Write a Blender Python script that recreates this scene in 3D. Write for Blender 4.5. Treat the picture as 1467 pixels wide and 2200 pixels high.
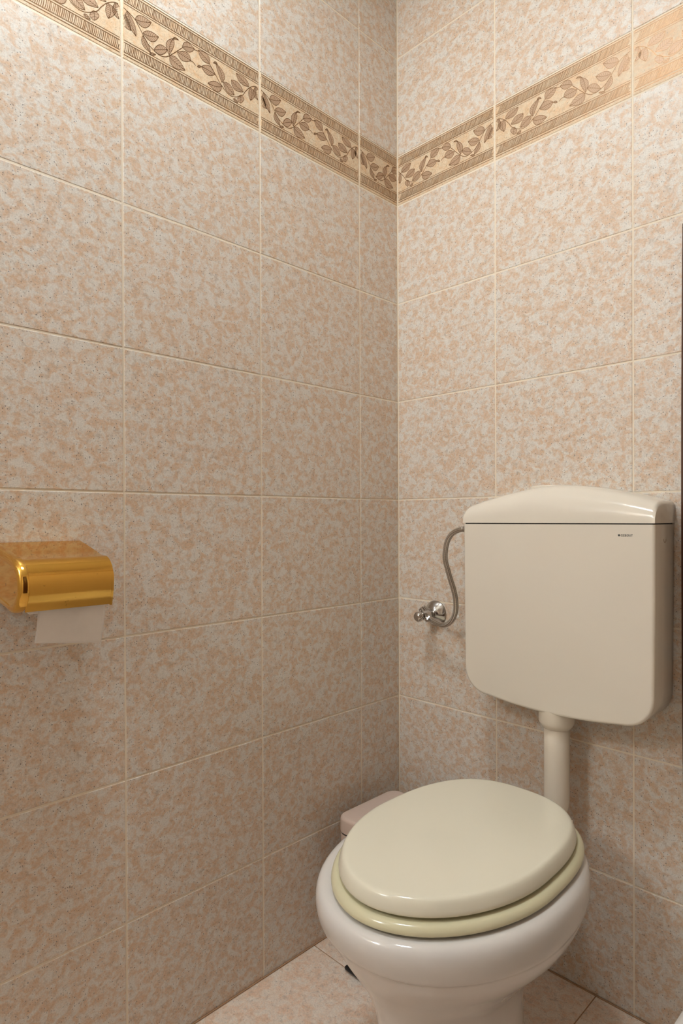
import bpy, bmesh, math, random
from mathutils import Vector, Matrix
random.seed(7)
for o in list(bpy.data.objects):
    bpy.data.objects.remove(o)
scene = bpy.context.scene
COL = scene.collection

# ------------------------------------------------------------------ camera
IMG_W, IMG_H, FPX, CYPX = 1467.0, 2200.0, 1340.2352, 1120.5685
yaw, pitch, roll = -0.7895, -0.0051, -0.0040
fw = Vector((math.sin(yaw)*math.cos(pitch), math.cos(yaw)*math.cos(pitch), math.sin(pitch)))
rt = Vector((math.cos(yaw), -math.sin(yaw), 0)); up = rt.cross(fw)
r2 = math.cos(roll)*rt + math.sin(roll)*up
u2 = -math.sin(roll)*rt + math.cos(roll)*up
cam_d = bpy.data.cameras.new('camera')
cam = bpy.data.objects.new('camera', cam_d); COL.objects.link(cam)
cam_d.sensor_fit = 'HORIZONTAL'; cam_d.sensor_width = 36.0
cam_d.lens = 36.0*FPX/IMG_W
cam_d.shift_y = (CYPX-IMG_H/2)/IMG_W
cam_d.clip_start = 0.02
M = Matrix((r2, u2, -fw)).transposed().to_4x4()
M.translation = Vector((1.0329, -1.2296, 0.9531))
cam.matrix_world = M
scene.camera = cam

# ------------------------------------------------------------------ world, exposure, lamp settings
LAMP_POS, LAMP_RADIUS = (0.41, -0.89), 0.12      # flush opal ceiling lamp
LAMP_STRENGTH = 47.0
LAMP_COLOR = (0.89, 0.96, 1.0)
FILL_POS, FILL_RADIUS = (0.20, -1.98, 1.80), 0.11   # unseen globe added behind the camera to brighten the back wall
FILL_STRENGTH = 29.5
FILL_COLOR = (0.88, 0.96, 1.0)
world = bpy.data.worlds.new('world'); scene.world = world
world.use_nodes = True
world.node_tree.nodes['Background'].inputs[0].default_value = (0.9, 0.85, 0.8, 1)
world.node_tree.nodes['Background'].inputs[1].default_value = 0.02
vs = scene.view_settings
vs.view_transform = 'Standard'; vs.look = 'None'; vs.gamma = 1.0; vs.use_curve_mapping = False
vs.exposure = 0.73

# ------------------------------------------------------------------ material helpers
def srgb(r, g, b):
    f = lambda c: (c/255/12.92) if c/255 <= 0.04045 else ((c/255+0.055)/1.055)**2.4
    return (f(r), f(g), f(b), 1.0)

def newmat(name):
    m = bpy.data.materials.new(name); m.use_nodes = True
    nt = m.node_tree
    return m, nt, nt.nodes['Principled BSDF']

def plain(name, col, rough=0.4, metal=0.0, spec=0.5, coat=0.0, coat_rough=0.05, noise=0.0, nscale=40.0):
    m, nt, b = newmat(name)
    b.inputs['Roughness'].default_value = rough
    b.inputs['Metallic'].default_value = metal
    b.inputs['Specular IOR Level'].default_value = spec
    b.inputs['Coat Weight'].default_value = coat
    b.inputs['Coat Roughness'].default_value = coat_rough
    if noise:
        tc = nt.nodes.new('ShaderNodeTexCoord')
        n = nt.nodes.new('ShaderNodeTexNoise'); n.inputs['Scale'].default_value = nscale; n.inputs['Detail'].default_value = 4
        nt.links.new(tc.outputs['Object'], n.inputs['Vector'])
        mx = nt.nodes.new('ShaderNodeMix'); mx.data_type = 'RGBA'
        mx.inputs['A'].default_value = col
        mx.inputs['B'].default_value = (col[0]*(1-noise), col[1]*(1-noise), col[2]*(1-noise), 1)
        nt.links.new(n.outputs['Fac'], mx.inputs['Factor'])
        nt.links.new(mx.outputs['Result'], b.inputs['Base Color'])
    else:
        b.inputs['Base Color'].default_value = col
    return m

def ramp(nt, src, stops, interp='LINEAR'):
    r = nt.nodes.new('ShaderNodeValToRGB'); r.color_ramp.interpolation = interp
    e = r.color_ramp.elements
    while len(e) > len(stops): e.remove(e[-1])
    while len(e) < len(stops): e.new(0.5)
    for el, (p, c) in zip(e, stops):
        el.position = p; el.color = c
    nt.links.new(src, r.inputs['Fac'])
    return r.outputs['Color']

def mixc(nt, fac, a, b, mode='MIX'):
    mx = nt.nodes.new('ShaderNodeMix'); mx.data_type = 'RGBA'; mx.blend_type = mode
    for k, v in (('Factor', fac), ('A', a), ('B', b)):
        if hasattr(v, 'node'): nt.links.new(v, mx.inputs[k])
        else: mx.inputs[k].default_value = v
    return mx.outputs['Result']

def mottled(name, pale, peach, deep, speck, rough=0.24, scale=1.0, bump=0.05, contrast=1.0, specks=1.0):
    """speckled stoneware print: pale ground, peach clouds, fine grey veins, dark specks"""
    m, nt, b = newmat(name)
    L = nt.links.new
    tc = nt.nodes.new('ShaderNodeTexCoord'); oi = nt.nodes.new('ShaderNodeObjectInfo')
    mul = nt.nodes.new('ShaderNodeVectorMath'); mul.operation = 'MULTIPLY_ADD'
    comb = nt.nodes.new('ShaderNodeCombineXYZ')
    for i, k in enumerate((17.3, 41.7, 9.1)):
        mm = nt.nodes.new('ShaderNodeMath'); mm.operation = 'MULTIPLY'; mm.inputs[1].default_value = k
        L(oi.outputs['Random'], mm.inputs[0]); L(mm.outputs[0], comb.inputs[i])
    L(tc.outputs['Object'], mul.inputs[0]); mul.inputs[1].default_value = (1, 1, 1); L(comb.outputs[0], mul.inputs[2])
    co = mul.outputs[0]
    def noise(sc, det, ro=0.55, dist=0.0):
        n = nt.nodes.new('ShaderNodeTexNoise'); n.inputs['Scale'].default_value = sc*scale
        n.inputs['Detail'].default_value = det; n.inputs['Roughness'].default_value = ro
        n.inputs['Distortion'].default_value = dist
        L(co, n.inputs['Vector']); return n.outputs['Fac']
    d = 0.11/contrast
    f1 = ramp(nt, noise(58, 3.5, 0.6, 0.6), [(0.5-d, (0, 0, 0, 1)), (0.5+d, (1, 1, 1, 1))])
    col = mixc(nt, f1, pale, peach)
    f2 = ramp(nt, noise(150, 3, 0.6), [(0.42, (0, 0, 0, 1)), (0.68, (1, 1, 1, 1))])
    col = mixc(nt, f2, col, mixc(nt, 0.55, col, pale))
    f3 = ramp(nt, noise(95, 4, 0.65, 0.5), [(0.54, (0, 0, 0, 1)), (0.72, (1, 1, 1, 1))])
    col = mixc(nt, f3, col, mixc(nt, 0.75, col, deep))
    f4 = noise(420, 2, 0.6)
    col = mixc(nt, 1.0, col, ramp(nt, f4, [(0.30, (0.86, 0.86, 0.86, 1)), (0.66, (1.06, 1.06, 1.06, 1))]), 'MULTIPLY')
    # specks
    v = nt.nodes.new('ShaderNodeTexVoronoi'); v.inputs['Scale'].default_value = 250*scale; v.feature = 'F1'
    L(co, v.inputs['Vector'])
    sep = nt.nodes.new('ShaderNodeSeparateColor'); L(v.outputs['Color'], sep.inputs[0])
    pw = nt.nodes.new('ShaderNodeMath'); pw.operation = 'POWER'; L(sep.outputs[0], pw.inputs[0]); pw.inputs[1].default_value = 2.0
    rad = nt.nodes.new('ShaderNodeMath'); rad.operation = 'MULTIPLY'; L(pw.outputs[0], rad.inputs[0]); rad.inputs[1].default_value = 0.29
    lt = nt.nodes.new('ShaderNodeMath'); lt.operation = 'LESS_THAN'; L(v.outputs['Distance'], lt.inputs[0]); L(rad.outputs[0], lt.inputs[1])
    sf = nt.nodes.new('ShaderNodeMath'); sf.operation = 'MULTIPLY'; L(lt.outputs[0], sf.inputs[0]); sf.inputs[1].default_value = 0.75*specks
    col = mixc(nt, sf.outputs[0], col, speck)
    L(col, b.inputs['Base Color'])
    b.inputs['Roughness'].default_value = rough
    b.inputs['Specular IOR Level'].default_value = 0.5
    nb = nt.nodes.new('ShaderNodeTexNoise'); nb.inputs['Scale'].default_value = 22; nb.inputs['Detail'].default_value = 3
    L(co, nb.inputs['Vector'])
    bp = nt.nodes.new('ShaderNodeBump'); bp.inputs['Strength'].default_value = bump; bp.inputs['Distance'].default_value = 0.01
    L(nb.outputs['Fac'], bp.inputs['Height']); L(bp.outputs[0], b.inputs['Normal'])
    return m

MAT = {}
MAT['tile'] = mottled('wall_tile_glaze', srgb(222, 216, 207), srgb(214, 184, 155), srgb(188, 171, 154), srgb(92, 90, 88), rough=0.44, contrast=1.2, scale=1.12)
MAT['band'] = mottled('border_tile_glaze', srgb(224, 206, 178), srgb(222, 186, 146), srgb(205, 170, 130), srgb(130, 100, 75), contrast=0.7, specks=0.6, rough=0.5)
MAT['floor_tile'] = mottled('floor_tile_glaze', srgb(232, 219, 205), srgb(226, 194, 168), srgb(190, 172, 158), srgb(90, 84, 80), rough=0.3, scale=0.9, specks=0.5)
MAT['grout'] = plain('cream_grout', srgb(240, 227, 206), 0.8, noise=0.12, nscale=60)
MAT['floor_grout'] = plain('brown_grout', srgb(178, 140, 106), 0.85, noise=0.3, nscale=60)
MAT['print'] = plain('bronze_print', (0.235, 0.125, 0.056, 1), 0.40, metal=0.65)
MAT['leaf'] = plain('leaf_print', srgb(206, 173, 142), 0.45, metal=0.1, noise=0.3, nscale=900)
MAT['plaster'] = plain('white_plaster', srgb(238, 234, 226), 0.9, noise=0.04, nscale=8)
MAT['wood'] = plain('dark_brown_wood', srgb(82, 46, 28), 0.4, noise=0.45, nscale=14)
MAT['cistern'] = plain('ivory_plastic', srgb(230, 222, 208), 0.16, spec=0.5, noise=0.02, nscale=5)
MAT['pipe'] = plain('ivory_pipe_plastic', srgb(226, 216, 200), 0.25)
MAT['porcelain'] = plain('white_porcelain', srgb(219, 215, 211), 0.1, coat=0.3, noise=0.015, nscale=4)
MAT['lid'] = plain('cream_lid_lacquer', srgb(230, 225, 206), 0.14, noise=0.03, nscale=6)
MAT['seat'] = plain('yellowed_seat_lacquer', srgb(217, 211, 178), 0.16, noise=0.04, nscale=6)
MAT['bin'] = plain('pinkish_beige_plastic', srgb(214, 194, 182), 0.4, noise=0.04, nscale=20)
MAT['black'] = plain('black_plastic', srgb(22, 21, 20), 0.45, noise=0.2, nscale=50)
MAT['chrome'] = plain('chrome', (0.52, 0.50, 0.48, 1), 0.12, metal=1.0)
MAT['gold'] = plain('polished_gold', (0.80, 0.47, 0.10, 1), 0.09, metal=1.0)
MAT['paper'] = plain('white_tissue', srgb(242, 236, 230), 0.95, spec=0.1, noise=0.05, nscale=90)
MAT['core'] = plain('grey_card', srgb(170, 150, 130), 0.9, noise=0.2, nscale=120)
MAT['ink'] = plain('dark_grey_ink', srgb(78, 82, 78), 0.5)

def braided(name):
    m, nt, b = newmat(name)
    b.inputs['Metallic'].default_value = 1.0; b.inputs['Roughness'].default_value = 0.3
    tc = nt.nodes.new('ShaderNodeTexCoord')
    ch = nt.nodes.new('ShaderNodeTexChecker'); ch.inputs['Scale'].default_value = 1.0
    mp = nt.nodes.new('ShaderNodeMapping'); mp.inputs['Rotation'].default_value = (0, 0, math.pi/4); mp.inputs['Scale'].default_value = (1, 1, 1)
    nt.links.new(tc.outputs['UV'], mp.inputs['Vector']); nt.links.new(mp.outputs[0], ch.inputs['Vector'])
    c = mixc(nt, ch.outputs['Fac'], (0.30, 0.27, 0.24, 1), (0.72, 0.68, 0.62, 1))
    nt.links.new(c, b.inputs['Base Color'])
    bp = nt.nodes.new('ShaderNodeBump'); bp.inputs['Strength'].default_value = 0.6; bp.inputs['Distance'].default_value = 0.0008
    nt.links.new(ch.outputs['Fac'], bp.inputs['Height']); nt.links.new(bp.outputs[0], b.inputs['Normal'])
    return m
MAT['braid'] = braided('braided_steel')

# lightly smudged gold: roughness varies
def smudge_gold():
    nt = MAT['gold'].node_tree; b = nt.nodes['Principled BSDF']
    tc = nt.nodes.new('ShaderNodeTexCoord')
    n = nt.nodes.new('ShaderNodeTexNoise'); n.inputs['Scale'].default_value = 55; n.inputs['Detail'].default_value = 5
    nt.links.new(tc.outputs['Object'], n.inputs['Vector'])
    mr = nt.nodes.new('ShaderNodeMapRange'); mr.inputs['To Min'].default_value = 0.04; mr.inputs['To Max'].default_value = 0.16
    nt.links.new(n.outputs['Fac'], mr.inputs['Value']); nt.links.new(mr.outputs[0], b.inputs['Roughness'])
    n2 = nt.nodes.new('ShaderNodeTexNoise'); n2.inputs['Scale'].default_value = 120; n2.inputs['Detail'].default_value = 2
    nt.links.new(tc.outputs['Object'], n2.inputs['Vector'])
    f = ramp(nt, n2.outputs['Fac'], [(0.70, (0, 0, 0, 1)), (0.76, (1, 1, 1, 1))])
    c = mixc(nt, f, (0.80, 0.47, 0.10, 1), (0.42, 0.24, 0.06, 1))
    nt.links.new(c, b.inputs['Base Color'])
smudge_gold()

# ------------------------------------------------------------------ object helpers
def tag(o, label=None, cat=None, group=None, kind=None):
    if label: o['label'] = label
    if cat: o['category'] = cat
    if group: o['group'] = group
    if kind: o['kind'] = kind
    return o

def empty(name, loc=(0, 0, 0)):
    o = bpy.data.objects.new(name, None); o.empty_display_size = 0.05
    o.location = loc; COL.objects.link(o); return o

def link(name, mesh, mat=None, parent=None, smooth=None):
    o = bpy.data.objects.new(name, mesh); COL.objects.link(o)
    if mat is not None and not mesh.materials: mesh.materials.append(MAT[mat])
    if parent is not None:
        o.parent = parent
        o.matrix_parent_inverse = Matrix.Translation(-parent.location) if parent.type == 'EMPTY' else Matrix.Identity(4)
    if smooth is not None:
        for p in mesh.polygons: p.use_smooth = True
        if smooth < 180:
            mesh.set_sharp_from_angle(angle=math.radians(smooth))
    return o

def pydata(name, v, f):
    me = bpy.data.meshes.new(name); me.from_pydata(v, [], f); me.update()
    bm = bmesh.new(); bm.from_mesh(me); bmesh.ops.recalc_face_normals(bm, faces=bm.faces); bm.to_mesh(me); bm.free()
    return me

def frombm(name, bm):
    bmesh.ops.recalc_face_normals(bm, faces=bm.faces)
    me = bpy.data.meshes.new(name); bm.to_mesh(me); bm.free(); return me

def box_mesh(name, lo, hi, bevel=0.0, seg=2):
    bm = bmesh.new()
    bmesh.ops.create_cube(bm, size=1)
    for v in bm.verts:
        v.co = Vector([(lo[i]+hi[i])/2 + v.co[i]*(hi[i]-lo[i]) for i in range(3)])
    if bevel:
        bmesh.ops.bevel(bm, geom=list(bm.edges), offset=bevel, segments=seg, affect='EDGES', profile=0.5)
    return frombm(name, bm)

def loft(name, rings, cap0=True, cap1=True):
    n = len(rings[0]); v = [p for r in rings for p in r]; f = []
    for i in range(len(rings)-1):
        for j in range(n):
            f.append((i*n+j, i*n+(j+1) % n, (i+1)*n+(j+1) % n, (i+1)*n+j))
    if cap0: f.append(tuple(range(n))[::-1])
    if cap1: f.append(tuple((len(rings)-1)*n+j for j in range(n)))
    return pydata(name, v, f)

def frame_dirs(axis):
    a = Vector(axis).normalized()
    h = Vector((0, 0, 1)) if abs(a.z) < 0.9 else Vector((1, 0, 0))
    s = a.cross(h).normalized(); return a, s, s.cross(a)

def lathe(name, origin, axis, prof, n=32, cap0=True, cap1=True):
    """prof: list of (distance along axis, radius)"""
    a, s, t = frame_dirs(axis); o = Vector(origin)
    rings = []
    for d, r in prof:
        rings.append([o + a*d + (s*math.cos(2*math.pi*k/n) + t*math.sin(2*math.pi*k/n))*max(r, 1e-5) for k in range(n)])
    return loft(name, rings, cap0, cap1)

def catmull(pts, sub=8):
    P = [Vector(p) for p in pts]; P = [P[0]*2-P[1]] + P + [P[-1]*2-P[-2]]; out = []
    for i in range(1, len(P)-2):
        for k in range(sub):
            t = k/sub
            out.append(0.5*((2*P[i]) + (P[i+1]-P[i-1])*t + (2*P[i-1]-5*P[i]+4*P[i+1]-P[i+2])*t*t + (3*P[i]-P[i-1]-3*P[i+1]+P[i+2])*t**3))
    out.append(P[-2]); return out

def tube(name, pts, rad, n=16, uvscale=None):
    P = [Vector(p) for p in pts]
    R = rad if isinstance(rad, (list, tuple)) else [rad]*len(P)
    rings = []; nrm = None; lens = [0.0]
    for i, p in enumerate(P):
        t = (P[min(i+1, len(P)-1)]-P[max(i-1, 0)]).normalized()
        if nrm is None: nrm = frame_dirs(t)[1]
        nrm = (nrm - t*nrm.dot(t)).normalized(); b = t.cross(nrm)
        rings.append([p + (nrm*math.cos(2*math.pi*k/n)+b*math.sin(2*math.pi*k/n))*R[i] for k in range(n)])
        if i: lens.append(lens[-1]+(P[i]-P[i-1]).length)
    me = loft(name, rings)
    if uvscale:
        uv = me.uv_layers.new(name='uv')
        for poly in me.polygons:
            js = [me.loops[l].vertex_index % n for l in poly.loop_indices]
            wrap = (0 in js) and (n-1 in js)
            for l in poly.loop_indices:
                vi = me.loops[l].vertex_index; i, j = divmod(vi, n)
                if wrap and j == 0: j = n
                uv.data[l].uv = (j/n*uvscale[0], lens[i]*uvscale[1])
    return me

# ------------------------------------------------------------------ room dimensions (metres)
TW, TH = 0.29728, 0.25           # wall tile pitch
RX, FY, CZ = 1.60, -2.15, 2.45   # right wall, front wall, ceiling
COL_L, COL_B = 0.14047, 0.28367  # first joint on the left / back wall
GAP = 0.0029                     # joint width
BAND0, BAND1 = 1.75, 1.875

def bounds(first, pitch, end):
    b = [0.0]; x = first
    while x < end-0.004:
        b.append(x); x += pitch
    b.append(end); return b
ROWS = [(k*TH, (k+1)*TH, False) for k in range(7)] + [(BAND0, BAND1, True), (BAND1, BAND1+TH, False), (BAND1+TH, BAND1+2*TH, False), (BAND1+2*TH, CZ, False)]

_tiles = {}
def tile_mesh(w, h, mat, bev=0.0012, drop=0.0009, thick=0.006):
    key = (round(w, 4), round(h, 4), mat)
    if key in _tiles: return _tiles[key]
    def ring(dx, z): return [(-w/2+dx, -h/2+dx, z), (w/2-dx, -h/2+dx, z), (w/2-dx, h/2-dx, z), (-w/2+dx, h/2-dx, z)]
    me = loft('tile', [ring(0, -thick), ring(0, -drop), ring(bev*0.35, -drop*0.35), ring(bev, 0)])
    me.materials.append(MAT[mat]); _tiles[key] = me
    return me

# ------------------------------------------------------------------ printed border (flat print on the border tiles)
LEAVES = [[(10.2,86.6),(26.4,51.3),(8.7,69.5),(23.7,70.7)],[(3.3,79.5),(17.5,56.7),(3.6,59.6),(12.5,71.5)],[(25.2,80.8),(55.6,91.9),(35.2,92.7),(41.9,74.9)],[(39.4,64.1),(69.9,73.8),(51.6,74.4),(56.4,58.0)],[(39.4,59.7),(53.3,37.4),(38.3,43.9),(50.4,48.5)],[(52.3,35.9),(64.2,38.9),(58.2,39.0),(56.2,33.9)],[(60.2,45.1),(88.0,60.1),(72.3,61.0),(74.2,44.1)],[(90.5,52.1),(99.0,86.3),(85.0,70.5),(100.4,74.0)],[(97.9,84.8),(110.5,89.6),(103.1,90.8),(105.2,88.2)],[(91.5,49.9),(123.9,40.7),(106.1,54.6),(98.6,35.0)],[(117.8,80.4),(143.7,91.2),(126.4,94.9),(132.8,79.3)],[(107.7,66.2),(135.9,64.8),(127.4,76.0),(117.6,55.9)],[(176.7,79.9),(151.2,92.9),(173.2,94.6),(161.2,79.1)],[(188.8,65.2),(158.7,65.6),(176.7,75.7),(171.8,56.7)],[(158.7,65.1),(149.8,60.6),(153.4,65.5),(153.9,61.1)],[(204.9,57.4),(190.8,88.1),(195.7,73.8),(210.6,76.0)],[(195.1,87.1),(185.3,85.3),(190.8,91.2),(192.6,87.4)],[(204.8,50.0),(172.9,40.7),(188.7,52.1),(194.8,34.7)],[(208.0,59.9),(234.0,46.4),(225.1,61.9),(216.1,45.9)],[(256.4,63.5),(227.1,73.5),(244.6,75.6),(234.1,58.8)],[(269.8,80.8),(238.9,92.7),(261.9,92.7),(248.6,78.7)],[(248.4,53.8),(249.6,38.1),(241.8,42.0),(257.6,50.5)],[(272.5,80.5),(273.7,54.8),(269.1,65.7),(286.8,74.1)],[(286.2,88.7),(292.9,64.3),(281.3,71.5),(294.1,83.6)],[(232.1,39.1),(243.1,36.2),(237.2,40.4),(235.3,34.7)]]
STEMS = [[(3.8,88.6),(10.2,86.6),(23.8,80.5),(32.2,71.0),(39.4,61.5),(47.5,51.5),(59.2,45.0),(69.2,42.0),(79.2,43.1),(88.9,49.0),(99.8,59.8),(117.8,79.4)],[(142.4,89.3),(151.2,90.8)],[(135.3,64.9),(141.1,64.3),(146.3,60.9)],[(176.7,79.9),(188.8,67.3),(199.9,54.9),(206.1,50.6),(214.9,44.2),(226.3,41.7),(237.9,45.0),(253.7,55.7),(261.7,67.7),(272.5,80.5),(283.4,87.9),(291.4,90.1)]]

def build_print(umin, umax, mirror):
    """ribbon meshes in tile-local metres for tile pitch coordinates umin..umax (0..TW); returns dict of meshes"""
    rnd = random.Random(3)
    LV, LF, SV, SF, FV, FF = [], [], [], [], [], []
    cu, cv = (umin+umax)/2, 0.0625
    def loc(u, v, z): return ((cu-u if mirror else u-cu), v-cv, z)
    def inside(u): return umin+0.0022 < u < umax-0.0022
    def ribbon(pts, w, V, F, z):
        P = [Vector((x, y)) for x, y in pts]
        run = []
        for i, p in enumerate(P):
            if not inside(p.x):
                run = []; continue
            t = (P[min(i+1, len(P)-1)]-P[max(i-1, 0)])
            if t.length < 1e-9: continue
            t.normalize(); nn = Vector((-t.y, t.x))
            a = len(V); V.append(loc(*(p+nn*w/2), z)); V.append(loc(*(p-nn*w/2), z))
            if run: F.append((run[0], run[1], a+1, a))
            run = (a, a+1)
    mm = 0.001
    Z1, Z2 = 0.00012, 0.00022
    # ruled lines
    for v, w in ((0.0080, 1.35), (0.0125, 1.1), (0.0295, 1.15), (0.0334, 1.0), (0.0968, 1.0), (0.1005, 1.15), (0.1178, 1.1), (0.1222, 1.35)):
        n = 24
        ribbon([(umin+0.0023+(umax-umin-0.0046)*k/n, v) for k in range(n+1)], w*mm, LV, LF, Z2)
    # hatching
    lean, step = (-0.0085, (0.0016, 0.0023)) if mirror else (0.0030, (0.0024, 0.0033))
    for v0, v1, sl in ((0.0130, 0.0290, lean), (0.1010, 0.1174, lean)):
        u = umin+0.0035
        while u < umax-0.004:
            s = sl + rnd.uniform(-.0006, .0006)
            ribbon([(u, v0), (u+s*0.6, (v0+v1)/2+rnd.uniform(-.0005, .0005)), (u+s, v1)], (rnd.uniform(0.6, 1.0) if mirror else rnd.uniform(0.8, 1.5))*mm, SV, SF, Z1)
            u += rnd.uniform(*step)
    # vine
    for s in STEMS:
        pts = [(p.x*mm, p.y*mm) for p in catmull([(a, b, 0) for a, b in s], 6)]
        ribbon(pts, 1.25*mm, LV, LF, Z2)
    for base, tip, b1, b2 in LEAVES:
        b, t = Vector(base)*mm, Vector(tip)*mm
        def side(bp):
            c = Vector(bp)*mm*2 - (b+t)/2
            return [b*(1-k/10)**2 + c*2*(k/10)*(1-k/10) + t*(k/10)**2 for k in range(11)]
        A, B = side(b1), side(b2)
        mid = [(p+q)/2 for p, q in zip(A, B)]
        if not (inside(min(p.x for p in A+B)) and inside(max(p.x for p in A+B))):
            if not any(inside(p.x) for p in A+B): continue
        # fill
        for S_ in (A, B):
            for k in range(10):
                q = [S_[k], S_[k+1], mid[k+1], mid[k]]
                if all(inside(p.x) for p in q):
                    a = len(FV); FV.extend(loc(p.x, p.y, Z1) for p in q); FF.append((a, a+1, a+2, a+3))
        for L_, w in ((A, 0.9), (B, 0.9), (mid, 0.85)):
            ribbon([(p.x, p.y) for p in L_], w*mm, LV, LF, Z2)
        size = (t-b).length
        nv = 7 if size > 0.02 else 2
        for S_ in (A, B):
            for k in range(1, nv+1):
                x = 10*k/(nv+1.5); i = int(x); fr = x-i
                p = mid[i].lerp(mid[min(i+1, 10)], fr)
                x2 = min(x+1.6, 9.6); i2 = int(x2); q = S_[i2].lerp(S_[min(i2+1, 10)], x2-i2)
                ribbon([(p.x, p.y), ((p.x+q.x)/2, (p.y+q.y)/2), (q.x, q.y)], 0.45*mm, LV, LF, Z2)
    out = {}
    for nm, V, F, mt in (('vine_print', LV, LF, 'print'), ('hatched_print', SV, SF, 'print'), ('leaf_print', FV, FF, 'leaf')):
        if not F: continue
        me = bpy.data.meshes.new(nm); me.from_pydata(V, [], F); me.update(); me.materials.append(MAT[mt])
        bm = bmesh.new(); bm.from_mesh(me)
        for fc in bm.faces:
            fc.normal_update()
            if fc.normal.z < 0: fc.normal_flip()
        bm.to_mesh(me); bm.free(); out[nm] = me
    return out
_prints = {}

# ------------------------------------------------------------------ walls
def wall(name, origin, udir, ndir, blist, parent_lo, parent_hi, band_from_far=False, mirror=False, skip=None, first_gap=0.0):
    """udir: direction of increasing joint coordinate; ndir: into the room. tile local x follows +-udir so that local z = ndir"""
    base = link(name, box_mesh(name, parent_lo, parent_hi), 'grout')
    tag(base, kind='structure')
    U, N, Zv = Vector(udir), Vector(ndir), Vector((0, 0, 1))
    xl = Zv.cross(N)                      # local x so that (x, z_up, n) is right handed
    sgn = 1 if xl.dot(U) > 0 else -1
    for r, (z0, z1, isband) in enumerate(ROWS):
        for c in range(len(blist)-1):
            a, b = blist[c], blist[c+1]
            if skip and skip(a, b, z0, z1): continue
            ga = GAP/2 if c else first_gap
            gb = GAP/2
            zz0, zz1 = z0+(GAP/2 if z0 > 0 else 0.001), z1-GAP/2
            w, h = (b-gb)-(a+ga), zz1-zz0
            if w < 0.01 or h < 0.01: continue
            me = tile_mesh(w, h, 'band' if isband else 'tile')
            nm = 'border_tile' if isband else 'tile'
            o = bpy.data.objects.new(nm, me); COL.objects.link(o)
            ctr = Vector(origin) + U*((a+ga+b-gb)/2) + Zv*((zz0+zz1)/2)
            R = Matrix((xl, Zv, N)).transposed().to_4x4()
            jit = Matrix.Rotation(random.uniform(-1, 1)*0.0011, 4, 'X') @ Matrix.Rotation(random.uniform(-1, 1)*0.0011, 4, 'Y')
            o.matrix_world = Matrix.Translation(ctr + N*random.uniform(-0.0002, 0.0001)) @ R @ jit
            o.parent = base
            if isband:
                # pitch coordinates of this tile, counted along local x
                full = abs((b-a)-TW) < 0.002
                # a tile cut at the corner keeps the side that starts at its joint
                lo, hi = ga, TW-gb
                if not full:
                    if c == 0: lo, hi = (0.0+gb, gb+w)
                    else: lo, hi = (ga, ga+w)
                if c == 0 and not full:
                    # joint side is the far end; print starts there
                    flip = (sgn > 0)
                else:
                    flip = False
                if mirror:
                    if c == 0 and not full: lo, hi = (gb, gb+w)
                    fl = True
                else:
                    fl = False
                key = (round(lo, 4), round(hi, 4), fl)
                if key not in _prints: _prints[key] = build_print(lo-0.0, hi+0.0, fl)
                for pn, pm in _prints[key].items():
                    q = bpy.data.objects.new(pn, pm); COL.objects.link(q); q.parent = o
    return base

left_bounds = bounds(COL_L, TW, -FY)
back_bounds = bounds(COL_B, TW, RX)
REC = 0.0008   # joint recess
wall('wall_left', (0, 0, 0), (0, -1, 0), (1, 0, 0), left_bounds, (-0.12, FY-0.12, 0), (-REC, 0.12, CZ), first_gap=0.0006)
wall('wall_back', (0, 0, 0), (1, 0, 0), (0, -1, 0), back_bounds, (-REC, REC, 0), (RX+0.12, 0.12, CZ), mirror=True, first_gap=0.0022)
DY0, DY1, DZ = -1.50, -0.70, 2.06   # opening for the added dark door in the right-hand wall
def in_door(a, b, z0, z1): return -a > DY0-0.08 and -b < DY1+0.08 and z0 < DZ+0.06
wall('wall_right', (RX, 0, 0), (0, -1, 0), (-1, 0, 0), bounds(0.22, TW, -FY), (RX+REC, FY-0.12, 0), (RX+0.12, REC, CZ), first_gap=0.003, skip=in_door)
wall('wall_front', (0, FY, 0), (1, 0, 0), (0, 1, 0), bounds(0.22, TW, RX), (-REC, FY-0.12, 0), (RX+REC, FY-REC, CZ), first_gap=0.003)

cl = link('ceiling', box_mesh('ceiling', (-0.12, FY-0.12, CZ), (RX+0.12, 0.12, CZ+0.1)), 'plaster'); tag(cl, kind='structure')

# unseen dark door, put in the right-hand wall to cut bounce onto the bowl
dr = link('added_door', box_mesh('door_leaf', (RX-0.02, DY0, 0.006), (RX+0.02, DY1, DZ), 0.003), 'wood'); tag(dr, kind='structure')
for pz0, pz1 in ((0.18, 0.85), (1.05, 1.88)):
    link('door_panel', box_mesh('door_panel', (RX-0.028, DY0+0.11, pz0), (RX-0.012, DY1-0.11, pz1), 0.006), 'wood', dr)
link('door_handle', tube('door_handle', catmull([(RX-0.02, DY0+0.06, 1.0), (RX-0.065, DY0+0.06, 1.0), (RX-0.07, DY0+0.08, 1.0), (RX-0.07, DY0+0.17, 1.0)], 6), 0.008), 'chrome', dr, 180)
for nm, lo_, hi_ in (('trim_1', (RX-0.03, DY0-0.075, 0), (RX+0.01, DY0-0.003, DZ+0.07)), ('trim_2', (RX-0.03, DY1+0.003, 0), (RX+0.01, DY1+0.075, DZ+0.07)), ('trim_3', (RX-0.03, DY0-0.003, DZ+0.003), (RX+0.01, DY1+0.003, DZ+0.07))):
    tag(link(nm, box_mesh('door_casing', lo_, hi_, 0.004), 'wood'), kind='structure')

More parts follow.
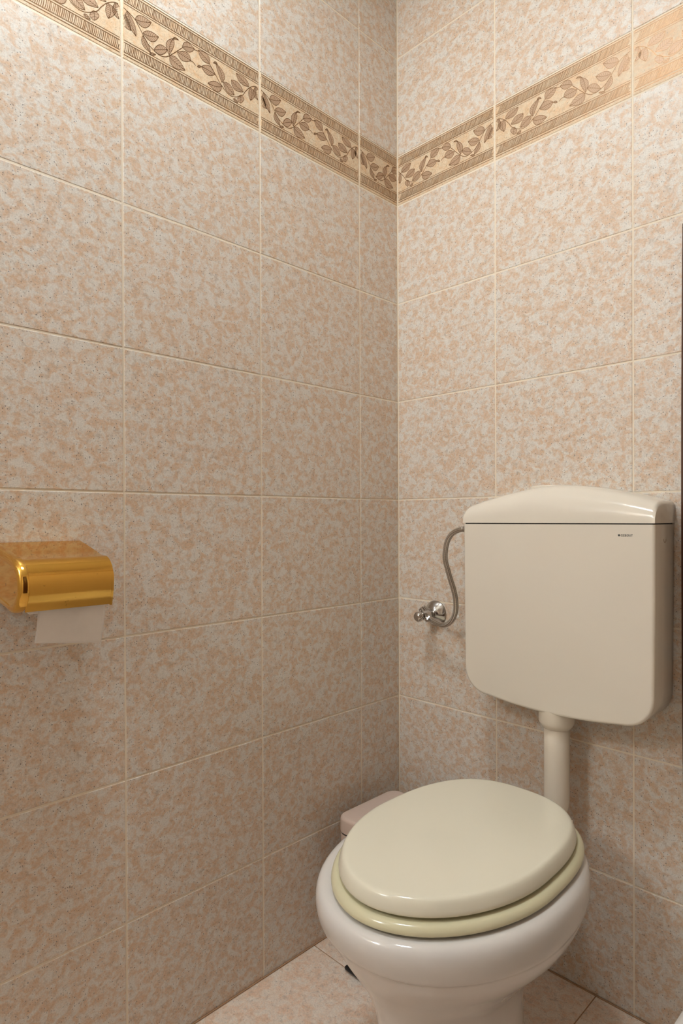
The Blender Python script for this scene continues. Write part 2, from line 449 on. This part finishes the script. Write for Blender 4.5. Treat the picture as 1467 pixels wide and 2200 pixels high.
# ------------------------------------------------------------------ floor
fl = link('floor', box_mesh('floor', (-0.12, FY-0.12, -0.12), (RX+0.12, 0.12, -0.0012)), 'floor_grout'); tag(fl, kind='structure')
FTX, FTY = 0.500, 0.450
fx = sorted(0.508+k*FTX for k in range(0, 5)); fx = [0.0]+[x for x in fx if 0.01 < x < RX-0.01]+[RX]
fy = [0.0]+[-0.2973-k*FTY for k in range(0, 8) if -0.2973-k*FTY > FY+0.01]+[FY]
for i in range(len(fx)-1):
    for j in range(len(fy)-1):
        x0, x1, y1, y0 = fx[i]+0.0011, fx[i+1]-0.0011, fy[j]-0.0011, fy[j+1]+0.0011
        
        me = tile_mesh(x1-x0, y1-y0, 'floor_tile', drop=0.0009)
        o = bpy.data.objects.new('floor_tile', me); COL.objects.link(o)
        o.location = ((x0+x1)/2, (y0+y1)/2, 0); o.parent = fl

for k_, lo_, hi_ in (('trim_4', (0, FY, 0), (0.0035, -0.0005, 0.0025)), ('trim_5', (0.0035, -0.0035, 0), (RX, -0.0005, 0.0025))):
    tag(link(k_, box_mesh('grout_bead', lo_, hi_, 0.001), 'floor_grout'), kind='structure')

# ------------------------------------------------------------------ ceiling lamp (lights the room)
def emitter(name, col, strength):
    m, nt, b = newmat(name)
    b.inputs['Base Color'].default_value = (0.9, 0.88, 0.84, 1)
    b.inputs['Emission Color'].default_value = (*col, 1)
    b.inputs['Emission Strength'].default_value = strength
    MAT[name] = m
emitter('opal_lamp_glass', LAMP_COLOR, LAMP_STRENGTH); emitter('fill_glass', FILL_COLOR, FILL_STRENGTH)
lx, ly = LAMP_POS
lamp = empty('ceiling_lamp', (lx, ly, CZ)); tag(lamp, 'small round opal ceiling lamp with white ring, above the picture', 'lamp')
LR = LAMP_RADIUS
link('lamp_base', lathe('lamp_base', (lx, ly, CZ), (0, 0, -1), [(0, LR+0.012), (0.045, LR+0.012), (0.047, LR+0.008), (0.045, LR+0.002), (0.020, LR+0.002)], 48), 'plaster', lamp, 40)
link('lamp_diffuser', lathe('lamp_diffuser', (lx, ly, CZ-0.024), (0, 0, -1), [(0, LR), (0.016, LR), (0.022, LR*0.93), (0.028, LR*0.6), (0.030, 0.001)], 48), 'opal_lamp_glass', lamp, 40)
bx_, by_, bz_ = FILL_POS; SR = FILL_RADIUS
pend = empty('fill_lamp', (bx_, FY, bz_)); tag(pend, 'white glass globe lamp added unseen behind the camera to brighten the back wall', 'lamp')
link('wall_plate', lathe('wall_plate', (bx_, FY, bz_), (0, 1, 0), [(0, 0.045), (0.012, 0.045), (0.018, 0.035), (0.022, 0.020)], 28), 'chrome', pend, 40)
link('arm', lathe('arm', (bx_, FY+0.020, bz_), (0, 1, 0), [(0, 0.018), (by_-FY-0.020-SR+0.004, 0.024)], 24), 'chrome', pend, 40)
prof = [(-SR*math.cos(math.pi*k/14), SR*math.sin(math.pi*k/14)) for k in range(15)]
link('globe', lathe('globe', (bx_, by_, bz_), (0, 1, 0), prof, 28, False, False), 'fill_glass', pend, 180)

# ------------------------------------------------------------------ toilet
TX, YM = 0.4355, -0.3827
def egg(z, a, lf, lb, xc=TX, ym=-0.3827, nf=1.95, nb=2.33, n=72):
    out = []
    for k in range(n):
        t = 2*math.pi*k/n; c, s = math.cos(t), math.sin(t); e = nf if s < 0 else nb
        x = a*math.copysign(abs(c)**(2/e), c); y = (lf if s < 0 else lb)*math.copysign(abs(s)**(2/e), s)
        out.append(Vector((xc+x, ym+y, z)))
    return out
toilet = empty('toilet', (TX, -0.33, 0)); tag(toilet, 'white porcelain toilet with cream lid closed over a yellowish seat', 'toilet')
bowl_sections = [  # z, half width, front, back, xc, ym
    (0.000, 0.1010, 0.1450, 0.1500, TX, YM), (0.008, 0.1010, 0.1450, 0.1500, TX, YM), (0.020, 0.0965, 0.1445, 0.1400, TX, YM), (0.090, 0.0945, 0.1488, 0.1380, TX, YM),
    (0.160, 0.0910, 0.1539, 0.1410, TX, YM), (0.210, 0.0984, 0.1611, 0.1517, TX, YM), (0.250, 0.1233, 0.1775, 0.1680, TX, YM),
    (0.285, 0.1539, 0.2004, 0.1881, TX, YM), (0.315, 0.1790, 0.2192, 0.2113, TX, YM), (0.330, 0.1860, 0.2265, 0.2280, TX, YM), (0.338, 0.1878, 0.2305, 0.2350, TX, YM),
    (0.3425, 0.1888, 0.2335, 0.2385, TX, YM), (0.3450, 0.1905, 0.2385, 0.2425, TX, YM), (0.3490, 0.1915, 0.2430, 0.2450, TX, YM), (0.3560, 0.1920, 0.2465, 0.2460, TX, YM), (0.366, 0.1922, 0.2492, 0.2466, TX, YM),
    (0.376, 0.1915, 0.2502, 0.2470, TX, YM), (0.385, 0.1897, 0.2490, 0.2462, TX, YM), (0.3905, 0.1865, 0.2462, 0.2440, TX, YM),
    (0.3942, 0.1820, 0.2425, 0.2410, TX, YM), (0.396, 0.1755, 0.2370, 0.236, TX, YM),
    (0.396, 0.128, 0.180, 0.16, TX, YM), (0.385, 0.124, 0.176, 0.155, TX, YM), (0.33, 0.115, 0.160, 0.14, TX, YM), (0.24, 0.07, 0.10, 0.09, TX, YM), (0.20, 0.03, 0.04, 0.04, TX, YM)]
link('bowl', loft('bowl', [egg(z, a, lf_, lb_, xc, ym, 2.0, 2.3) for z, a, lf_, lb_, xc, ym in bowl_sections]), 'porcelain', toilet, 180)
# spout block at the back that takes the flush pipe
sp = box_mesh('inlet_spigot', (TX-0.045, -0.20, 0.334), (TX+0.055, -0.126, 0.393), 0.018, 4)
link('inlet_spigot', sp, 'porcelain', toilet, 60)

BASE = (0.1472, 0.2110, 0.2205)
def board(name, prof, xc, ring=None, dome=0.0):
    """egg-shaped board; prof: (offset from the base outline, z) from the underside round to the top; ring: opening of the seat"""
    off = lambda d: (BASE[0]+d, BASE[1]+d, BASE[2]+d)
    z0, z1 = prof[0][1], prof[-1][1]
    E = lambda z, abc: egg(z, *abc, xc, YM, 1.93, 2.6)
    rings = [E(z0, ring)] if ring else [E(z0, [v*0.02 for v in off(0)])]
    rings += [E(z, off(d)) for d, z in prof]
    if ring is None:
        for f, hgt in ((0.96, 0.12), (0.85, 0.4), (0.6, 0.75), (0.3, 0.95), (0.02, 1.0)):
            rings.append(E(z1+dome*hgt, [v*f for v in off(prof[-1][0])]))
        return loft(name, rings)
    rings.append(E(z1, [v+0.004 for v in ring])); rings.append(E(z1-0.004, ring)); rings.append(rings[0])
    return loft(name, rings, False, False)
SX = 0.4398
LIDP = [(0.0060, 0.4190), (0.0092, 0.4193), (0.0105, 0.4205), (0.0108, 0.4225), (0.0102, 0.4262), (0.0088, 0.4310), (0.0068, 0.4358), (0.0048, 0.4392), (0.0026, 0.4412), (-0.0004, 0.4422), (-0.0040, 0.4425)]
SEATP = [(0.0160, 0.4005), (0.0205, 0.4007), (0.0222, 0.4020), (0.0226, 0.4040), (0.0216, 0.4075), (0.0192, 0.4110), (0.0166, 0.4130), (0.0135, 0.4140), (0.0080, 0.4143)]
seat = link('seat', board('seat', SEATP, SX, (0.105, 0.155, 0.14)), 'seat', toilet, 60)
seat['label'] = 'yellowed cream seat ring'
lid = link('lid', board('lid', LIDP, SX, None, 0.0015), 'lid', toilet, 60)
lid['label'] = 'glossy cream lid, closed'
for bx, by in ((-0.10, -0.47), (0.10, -0.47), (-0.11, -0.30), (0.11, -0.30)):
    link('buffer', lathe('buffer', (SX+bx, by, 0.3958), (0, 0, 1), [(0, 0.009), (0.0050, 0.009)], 12), 'black', seat)
for s in (-1, 1):
    hx = SX+0.045*s
    h = link('hinge', lathe('hinge', (hx-0.024*1, -0.150, 0.409), (1, 0, 0), [(0, 0.003), (0.002, 0.0085), (0.046, 0.0085), (0.048, 0.003)], 16), 'chrome', toilet, 50)
    link('hinge_post', lathe('hinge_post', (hx, -0.150, 0.385), (0, 0, 1), [(0, 0.013), (0.006, 0.013), (0.009, 0.008), (0.028, 0.008)], 16), 'chrome', h, 50)
link('hinge_bolt', lathe('hinge_bolt', (0.5290, -0.1623, 0.412), (1, 0, 0), [(0, 0.0042), (0.0065, 0.0042), (0.0085, 0.0025)], 16), 'chrome', toilet, 50)

# ------------------------------------------------------------------ cistern
CX, CHW, CD, SEAM = 0.4603, 0.1935, 0.102, 0.9415
cist = empty('cistern', (CX, -CD/2, 0.5735)); tag(cist, 'ivory plastic wall-hung cistern with arched lid above the toilet', 'cistern')
def body_outline(inset=0.0):
    pts = []; zt, zb = SEAM-0.0012, 0.5735
    hw = CHW-inset
    pts.append((hw, zt-inset*0.0)); pts.append((hw-0.0006, 0.80))
    # right lower corner (superelliptic) then a gently bowed bottom
    R = 0.058
    cxr, czr = CHW-0.0022-R, 0.583+R
    for k in range(13):
        t = math.pi/2*k/12
        pts.append((cxr+(R-inset)*math.cos(t)**0.92, czr-(R-inset)*math.sin(t)**0.92))
    m = 10
    xe, ze = pts[-1]
    for k in range(1, m):
        x = xe-2*xe*k/m
        pts.append((x, ze-(0.583-zb)*(1-(x/xe)**2)))
    right = pts[:15]
    for x, z in reversed(right): pts.append((-x, z))
    return [(x, z) for x, z in pts]
def oring(inset, y): return [Vector((CX+x, y, z)) for x, z in body_outline(inset)]
bev = 0.006
rings = [oring(0.002, -0.0015), oring(0.0, -0.004)]
for k in range(6):
    t = math.pi/2*k/5
    rings.append(oring(bev*(1-math.cos(t)), -CD+bev*(1-math.sin(t))))
link('tank_body', loft('tank_body', rings), 'cistern', cist, 40)
# arched lid, as a height field over the plan with rounded front edge
NX, NY = 60, 22
def lid_h(u):
    au = abs(u)
    h = 0.0385 + 0.0365*(1-min(1.0, au)**1.7)
    e = max(0.0, (au-0.97)/0.03)
    return h - 0.006*(1-math.sqrt(max(0, 1-e*e)))
V, F = [], []
for i in range(NX+1):
    u = math.sin(math.pi/2*(-1+2*i/NX)); u = 0.6*u+0.4*(-1+2*i/NX)
    for j in range(NY+1):
        s = (j/NY)**1.8
        sy = min(1.0, s/0.62)
        g = (1-(1-sy)**2.7)**(1/2.7)
        hh = lid_h(u)
        z = SEAM+0.0010 + hh*g
        V.append((CX+u*(CHW+0.0006), -CD-0.0006+s*(CD-0.001), z))
n1 = NY+1
for i in range(NX):
    for j in range(NY):
        F.append((i*n1+j, (i+1)*n1+j, (i+1)*n1+j+1, i*n1+j+1))
# close sides, back and underside
b0 = len(V)
for i in range(NX+1):
    for yy in (0, NY):
        x, y, z = V[i*n1+yy]; V.append((x, y, SEAM+0.0010))
for i in range(NX):
    F.append((i*n1+NY, (i+1)*n1+NY, b0+(i+1)*2+1, b0+i*2+1))
    F.append((b0+i*2, b0+(i+1)*2, b0+(i+1)*2+1, b0+i*2+1))
F.append(tuple([j for j in range(n1)] + [b0+1, b0])); F.append(tuple([NX*n1+j for j in range(n1)] + [b0+NX*2+1, b0+NX*2]))
lidme = pydata('tank_lid', V, F)
bm = bmesh.new(); bm.from_mesh(lidme); bmesh.ops.remove_doubles(bm, verts=bm.verts, dist=0.00005)
bmesh.ops.recalc_face_normals(bm, faces=bm.faces); bm.to_mesh(lidme); bm.free()
tl = link('tank_lid', lidme, 'cistern', cist, 50); tl['label'] = 'glossy arched ivory lid'
# black filler standing in for the shadow gap between the lid and the tank
link('seam_shadow', box_mesh('seam_shadow', (CX-CHW+0.0035, -CD+0.0035, SEAM-0.004), (CX+CHW-0.0035, -0.004, SEAM+0.0035)), 'black', cist)
# flush button on top of the lid
bt = [Vector((CX-0.03+0.040*math.cos(2*math.pi*k/40), -0.040+0.020*math.sin(2*math.pi*k/40), 0)) for k in range(40)]
link('flush_button', loft('flush_button', [[p+Vector((0, 0, 1.000)) for p in bt], [p+Vector((0, 0, 1.0165)) for p in bt], [Vector((CX-0.03, -0.04, 1.018))+(p-Vector((CX-0.03, -0.04, 0)))*0.92 for p in bt]]), 'cistern', cist, 40)
# printed maker's mark on the front
def text_mesh(name, body, size, extrude=0.00012):
    cu = bpy.data.curves.new(name, 'FONT'); cu.body = body; cu.size = size; cu.extrude = extrude; cu.offset = size*0.018
    cu.space_character = 1.12
    tmp = bpy.data.objects.new(name+'_tmp', cu); COL.objects.link(tmp)
    bpy.context.view_layer.update()
    me = bpy.data.meshes.new_from_object(tmp.evaluated_get(bpy.context.evaluated_depsgraph_get()))
    bpy.data.objects.remove(tmp); bpy.data.curves.remove(cu); return me
tm = text_mesh('lettering', 'GEBERIT', 0.0052)
w = max(v.co.x for v in tm.vertices)
sx = 0.0205/w
for v in tm.vertices:
    x, y, z = v.co; v.co = Vector((0.5972+x*sx, -CD-0.0001-z, 0.9193+y))
link('lettering', tm, 'ink', cist)
link('square_mark', box_mesh('square_mark', (0.5924, -CD-0.0002, 0.9193), (0.5960, -CD+0.0005, 0.9229)), 'ink', cist)
# little embossed clip mark on the right side
arc = [(CX+CHW-0.0004, -0.0516+0.006*math.cos(math.pi*k/12), 0.9145-0.006*math.sin(math.pi*k/12)) for k in range(13)]
link('clip_mark', tube('clip_mark', arc, 0.0008, 8), 'core', cist, 180)
# dark strip where the tank meets the wall
link('rear_strip', loft('rear_strip', [oring(0.0035, -0.0000), oring(0.0035, -0.003)]), 'black', cist)

# flush pipe (thing of its own below the cistern)
FPX_, FPY = 0.460, -0.068
fp = empty('flush_pipe', (FPX_, FPY, 0.37)); tag(fp, 'ivory plastic flush pipe running from cistern down to toilet', 'pipe')
pts = [(FPX_, FPY, 0.575), (FPX_, FPY, 0.50), (FPX_, FPY, 0.42), (FPX_, FPY-0.001, 0.400)]
for k in range(1, 10):
    t = math.pi/2*k/9
    pts.append((FPX_-0.008*k/9, FPY-0.036*(1-math.cos(t)), 0.400-0.036*math.sin(t)))
pts.append((TX+0.0165, -0.1245, 0.364))
link('pipe', tube('pipe', pts, 0.0242, 28), 'pipe', fp, 180)
link('collar', lathe('collar', (FPX_, FPY, 0.583), (0, 0, -1), [(0, 0.034), (0.030, 0.034), (0.036, 0.031), (0.042, 0.0265), (0.0425, 0.024)], 32), 'pipe', fp, 40)
link('rubber_sleeve', lathe('rubber_sleeve', (TX+0.0165, -0.104, 0.364), (0, -1, 0), [(0, 0.0255), (0.003, 0.029), (0.0212, 0.029)], 28), 'pipe', fp, 40)

# ------------------------------------------------------------------ stop valve and hose
VX, VZ = 0.118, 0.7215
sv = empty('stop_valve', (VX, 0, VZ)); tag(sv, 'chrome angle stop valve with round rosette on the tiled wall', 'valve')
link('rosette', lathe('rosette', (VX, -0.0002, VZ), (0, -1, 0), [(0, 0.0310), (0.0015, 0.0312), (0.004, 0.0295), (0.010, 0.020), (0.016, 0.0125), (0.018, 0.011)], 36), 'chrome', sv, 30)
link('valve_body', lathe('valve_body', (VX, -0.012, VZ), (0, -1, 0), [(0, 0.0095), (0.010, 0.0100), (0.018, 0.0125), (0.030, 0.0130), (0.038, 0.0115), (0.042, 0.009)], 24), 'chrome', sv, 40)
kn = link('knob', lathe('knob', (VX-0.002, -0.052, VZ-0.001), (-0.15, -1, -0.05), [(0, 0.006), (0.004, 0.0105), (0.009, 0.0122), (0.015, 0.0118), (0.019, 0.0085), (0.0205, 0.003)], 24), 'chrome', sv, 50)
# fluted handle above the body
hd = []
for d, r in ((0, 0.0070), (0.004, 0.0070), (0.0045, 0.0098), (0.016, 0.0098), (0.018, 0.0080)):
    a_, s_, t_ = frame_dirs((-0.62, -0.25, 0.74)); ring_ = []
    for k in range(40):
        rr = r*(1.0 if (k % 4) < 2 or r < 0.009 else 0.90)
        ring_.append(Vector((VX-0.002, -0.036, VZ+0.004))+a_*d+(s_*math.cos(2*math.pi*k/40)+t_*math.sin(2*math.pi*k/40))*rr)
    hd.append(ring_)
link('handle', loft('handle', hd), 'chrome', sv)
od = Vector((0.0185, -0.002, -0.0075))
link('outlet', lathe('outlet', (VX+0.004, -0.0425, VZ-0.003), od, [(0, 0.0085), (0.004, 0.0085), (0.0045, 0.0105), (0.009, 0.0105), (0.0095, 0.0088), (0.012, 0.0080)], 6), 'chrome', sv)
hose = empty('flexible_hose', (0.2, -0.07, 0.72)); tag(hose, 'braided steel flexible hose curving from stop valve to cistern', 'hose')
HP = [[0.2660,-0.0900,0.9288],[0.2596,-0.0900,0.9288],[0.2480,-0.0900,0.9272],[0.2300,-0.0890,0.9192],[0.2160,-0.0870,0.9043],[0.2083,-0.0850,0.8834],[0.2050,-0.0820,0.8605],[0.2095,-0.0790,0.8378],[0.2150,-0.0760,0.8152],[0.2210,-0.0725,0.7927],[0.2236,-0.0690,0.7698],[0.2209,-0.0652,0.7465],[0.2105,-0.0613,0.7255],[0.1938,-0.0575,0.7116],[0.1755,-0.0536,0.7066],[0.1553,-0.0490,0.7097],[0.1392,-0.0450,0.7133],[0.1300,-0.0435,0.7155]]
hp = catmull(HP[1:], 8)
link('braid', tube('braid', hp, 0.0060, 18, (14, 700)), 'braid', hose, 180)
link('nut', lathe('nut', HP[0], Vector(HP[1])-Vector(HP[0]), [(-0.002, 0.0068), (0.0045, 0.0068), (0.005, 0.0058), (0.0095, 0.0058)], 16), 'chrome', hose, 40)
link('ferrule', lathe('ferrule', HP[-1], Vector(HP[-2])-Vector(HP[-1]), [(-0.003, 0.0058), (-0.0028, 0.0068), (0.014, 0.0068), (0.0142, 0.0062)], 20), 'chrome', hose, 40)
link('washer', lathe('washer', HP[-1], Vector(HP[-2])-Vector(HP[-1]), [(-0.0048, 0.0068), (-0.0048, 0.0072), (-0.0032, 0.0072), (-0.0032, 0.0068)], 20), 'black', hose, 40)
pl = link('wall_plug', lathe('wall_plug', (0.1810, 0, 0.7205), (0, -1, 0), [(0, 0.0045), (0.0012, 0.0045), (0.002, 0.003)], 16), 'plaster', None, 40)
tag(pl, 'tiny white plug in the tiled wall between hose and cistern', 'wall plug')

# ------------------------------------------------------------------ pedal bin behind the toilet
bn = empty('pedal_bin', (0.145, -0.182, 0)); tag(bn, 'pinkish beige lidded pedal bin in the corner behind the toilet', 'bin')
def rrect(x0, x1, y0, y1, r, z, n=6):
    out = []
    for cx_, cy_, a0 in ((x1-r, y1-r, 0), (x0+r, y1-r, 90), (x0+r, y0+r, 180), (x1-r, y0+r, 270)):
        for k in range(n+1):
            t = math.radians(a0+90*k/n); out.append(Vector((cx_+r*math.cos(t), cy_+r*math.sin(t), z)))
    return out
bx0, bx1, by0, by1 = 0.052, 0.236, -0.279, -0.084
link('bin_body', loft('bin_body', [rrect(bx0+0.012, bx1-0.012, by0+0.012, by1-0.012, 0.02, 0.0), rrect(bx0+0.010, bx1-0.010, by0+0.010, by1-0.010, 0.022, 0.01), rrect(bx0+0.001, bx1-0.001, by0+0.001, by1-0.001, 0.024, 0.2655)]), 'bin', bn, 40)
link('rim_gap', loft('rim_gap', [rrect(bx0+0.003, bx1-0.003, by0+0.003, by1-0.003, 0.022, 0.264), rrect(bx0+0.003, bx1-0.003, by0+0.003, by1-0.003, 0.022, 0.271)]), 'black', bn)
rg = [rrect(bx0, bx1, by0, by1, 0.026, 0.2700)]
for k in range(6):
    t = math.pi/2*k/5; d = 0.008*(1-math.cos(t))
    rg.append(rrect(bx0+d, bx1-d, by0+d, by1-d, 0.026-d*0.6, 0.303-0.008*(1-math.sin(t))))
rg.append(rrect(bx0+0.05, bx1-0.05, by0+0.05, by1-0.05, 0.02, 0.3045))
link('bin_lid', loft('bin_lid', rg), 'bin', bn, 50)
link('pedal', box_mesh('pedal', (0.106, -0.308, 0.004), (0.164, -0.262, 0.012), 0.003), 'black', bn, 40)

# ------------------------------------------------------------------ toilet paper holder
HY0, HY1 = -0.936, -0.8125
ph = empty('paper_holder', (0, (HY0+HY1)/2, 0.87)); tag(ph, 'polished gold toilet paper holder with hood on the left wall', 'paper holder')
def hood(th):
    base = [(0.0015, 0.9185), (0.030, 0.9120), (0.060, 0.9045), (0.085, 0.8975)]
    cx_, cz_, r_ = 0.0925, 0.8655, 0.033
    for k in range(0, 9):
        t = math.radians(76 - 82*k/8); base.append((cx_+r_*math.cos(t), cz_+r_*math.sin(t)))
    base += [(0.1245, 0.850), (0.1215, 0.836), (0.1185, 0.8255)]
    P = [Vector((a, b)) for a, b in base]; out = []
    for i, p in enumerate(P):
        t = (P[min(i+1, len(P)-1)]-P[max(i-1, 0)]).normalized(); out.append(p + Vector((-t.y, t.x))*(-th) if False else p + Vector((t.y, -t.x))*th)
    return P, out
P, Q = hood(0.0014)
def strip(y): return [Vector((p.x, y, p.y)) for p in P] + [Vector((q.x, y, q.y)) for q in reversed(Q)]
link('hood', loft('hood', [strip(HY0+0.0005), strip(HY1)]), 'gold', ph, 35)
def side_profile(k=0.0):
    pts = [(0.0012, 0.9200-k), (0.040, 0.9135-k), (0.075, 0.9060-k)]
    cx_, cz_, r_ = 0.098, 0.8620, 0.042
    for i in range(0, 15):
        t = math.radians(78 - 190*i/14); pts.append((cx_+(r_-k)*math.cos(t), cz_+(r_-k)*0.93*math.sin(t)))
    pts += [(0.060, 0.829+k), (0.030, 0.833+k), (0.0012, 0.836+k)]
    return pts
def plate(y, k): return [Vector((x, y, z)) for x, z in side_profile(k)]
for nm, ya, yb, out_ in (('side_plate', HY0, HY0-0.013, -1), ):
    link(nm, loft(nm, [plate(ya, 0.001), plate(ya-0.001, 0.0), plate(yb+0.006, 0.0), plate(yb+0.003, 0.0012), plate(yb+0.001, 0.0035), plate(yb, 0.0065), plate(yb, 0.011), plate(yb+0.0012, 0.0125), plate(yb+0.0012, 0.018)]), 'gold', ph, 35)
# slim far side plate
def plate2(y, k):
    return [Vector((p.x-k, y, p.y-0.0016-k)) for p in P] + [Vector((0.09, y, 0.829)), Vector((0.0015, y, 0.838))]
link('side_plate', loft('side_plate', [plate2(HY1+0.0004, 0.0), plate2(HY1-0.0028, 0.0)]), 'gold', ph, 35)
link('spindle', lathe('spindle', (0.069, HY0, 0.8750), (0, 1, 0), [(0, 0.006), (HY1-HY0-0.001, 0.006)], 16), 'gold', ph, 40)
roll_ = empty('toilet_paper_roll', (0.068, -0.864, 0.862)); tag(roll_, 'white toilet paper roll hanging out under the gold hood', 'toilet paper')
RC, RZ, RR = 0.0690, 0.8560, 0.0405
RY0, RY1 = -0.9150, -0.8180
vv = []
n = 48
def circ(y, r, cz=RZ): return [Vector((RC+r*math.cos(2*math.pi*k/n), y, cz+r*math.sin(2*math.pi*k/n))) for k in range(n)]
link('roll', loft('roll', [circ(RY0, 0.021, 0.8620), circ(RY0, RR-0.001), circ(RY0+0.001, RR), circ(RY1-0.001, RR), circ(RY1, RR-0.001), circ(RY1, 0.021, 0.8620), circ(RY0, 0.021, 0.8620)], False, False), 'paper', roll_, 40)
link('core', loft('core', [circ(RY0+0.0005, 0.0205, 0.8620), circ(RY1-0.0005, 0.0205, 0.8620), circ(RY1-0.0005, 0.0195, 0.8620), circ(RY0+0.0005, 0.0195, 0.8620), circ(RY0+0.0005, 0.0205, 0.8620)], False, False), 'core', roll_, 40)
# hanging sheet, gently creased
NXs, NZs = 26, 24
V, F = [], []
for i in range(NXs+1):
    fy_ = i/NXs
    for j in range(NZs+1):
        t = j/NZs
        y = RY0+(RY1-RY0)*fy_ + 0.002*t
        zb = 0.7755-0.0125*fy_
        z = 0.868+(zb-0.868)*t
        x = 0.1100 - 0.022*t*t + 0.0006*math.sin(6*fy_+5*t) 
        d = (fy_-0.25) - (1-t)*0.9
        x += 0.0022*math.exp(-(d/0.10)**2)*t*(1-t)*3 - 0.0018*math.exp(-((fy_-0.62-0.45*(t-0.6))/0.06)**2)*t
        V.append((x, y, z))
n1 = NZs+1
for i in range(NXs):
    for j in range(NZs): F.append((i*n1+j, (i+1)*n1+j, (i+1)*n1+j+1, i*n1+j+1))
sh = pydata('loose_sheet', V, F)
so = link('loose_sheet', sh, 'paper', roll_, 180)
md = so.modifiers.new('thickness', 'SOLIDIFY'); md.thickness = 0.0004; md.offset = 0

# ------------------------------------------------------------------ things that just enter at the right border
wb = empty('frame_stand_in', (0.70, 0, 0.47)); tag(wb, 'dark brown board standing in for a door frame edge at the right border', 'board')  # board on the back wall stands in for a door frame near the camera
NB = 28
def board_ring(y, k):
    ring_ = []
    for i_ in range(NB+1):
        t = i_/NB; ring_.append(Vector((0.6688+0.0026*(2*t-1)**2+k, y, 0.455+1.02*t)))
    return ring_ + [Vector((0.752-k, y, 1.475)), Vector((0.752-k, y, 0.455))]
link('plank', loft('plank', [board_ring(-0.0002, 0.0), board_ring(-0.014, 0.0), board_ring(-0.018, 0.004)]), 'wood', wb, 30)
for z_ in (0.56, 1.36):
    link('screw', lathe('screw', (0.712, -0.018, z_), (0, -1, 0), [(0, 0.005), (0.0008, 0.005), (0.0016, 0.003)], 14), 'chrome', wb, 40)

bd = empty('bidet', (0.97, -0.455, 0)); tag(bd, 'ivory white ceramic rim at the bottom right corner of the picture', 'bidet')
BXc, BDY = 0.970, -0.105
bsec = [(0.0, 0.10, 0.16, 0.2, -0.33), (0.015, 0.098, 0.158, 0.2, -0.33), (0.15, 0.09, 0.15, 0.19, -0.33), (0.23, 0.105, 0.17, 0.2, -0.34), (0.29, 0.14, 0.205, 0.215, -0.36), (0.335, 0.165, 0.232, 0.225, -0.375),
        (0.360, 0.174, 0.242, 0.23, -0.375), (0.376, 0.175, 0.243, 0.23, -0.375), (0.386, 0.170, 0.238, 0.226, -0.375), (0.390, 0.160, 0.228, 0.218, -0.375), (0.386, 0.140, 0.205, 0.15, -0.375), (0.36, 0.13, 0.195, 0.14, -0.375), (0.28, 0.09, 0.14, 0.1, -0.37), (0.25, 0.02, 0.03, 0.03, -0.37)]
link('basin', loft('basin', [egg(z, a, f_, b_, BXc, ym+BDY, 2.0, 2.4, 56) for z, a, f_, b_, ym in bsec]), 'porcelain', bd, 180)
link('rear_shroud', box_mesh('rear_shroud', (BXc-0.09, -0.30, 0.0), (BXc+0.09, -0.004, 0.35), 0.02, 3), 'porcelain', bd, 50)
link('tap_body', lathe('tap_body', (BXc, -0.19+BDY, 0.386), (0, 0, 1), [(0, 0.024), (0.004, 0.024), (0.008, 0.019), (0.055, 0.019), (0.062, 0.012)], 24), 'chrome', bd, 40)
link('spout', tube('spout', catmull([(BXc, -0.20+BDY, 0.420), (BXc, -0.24+BDY, 0.432), (BXc, -0.275+BDY, 0.428), (BXc, -0.290+BDY, 0.412)], 6), 0.010, 16), 'chrome', bd, 180)
link('lever', tube('lever', [(BXc, -0.19+BDY, 0.448), (BXc, -0.205+BDY, 0.456), (BXc, -0.27+BDY, 0.478)], [0.008, 0.007, 0.005], 12), 'chrome', bd, 180)
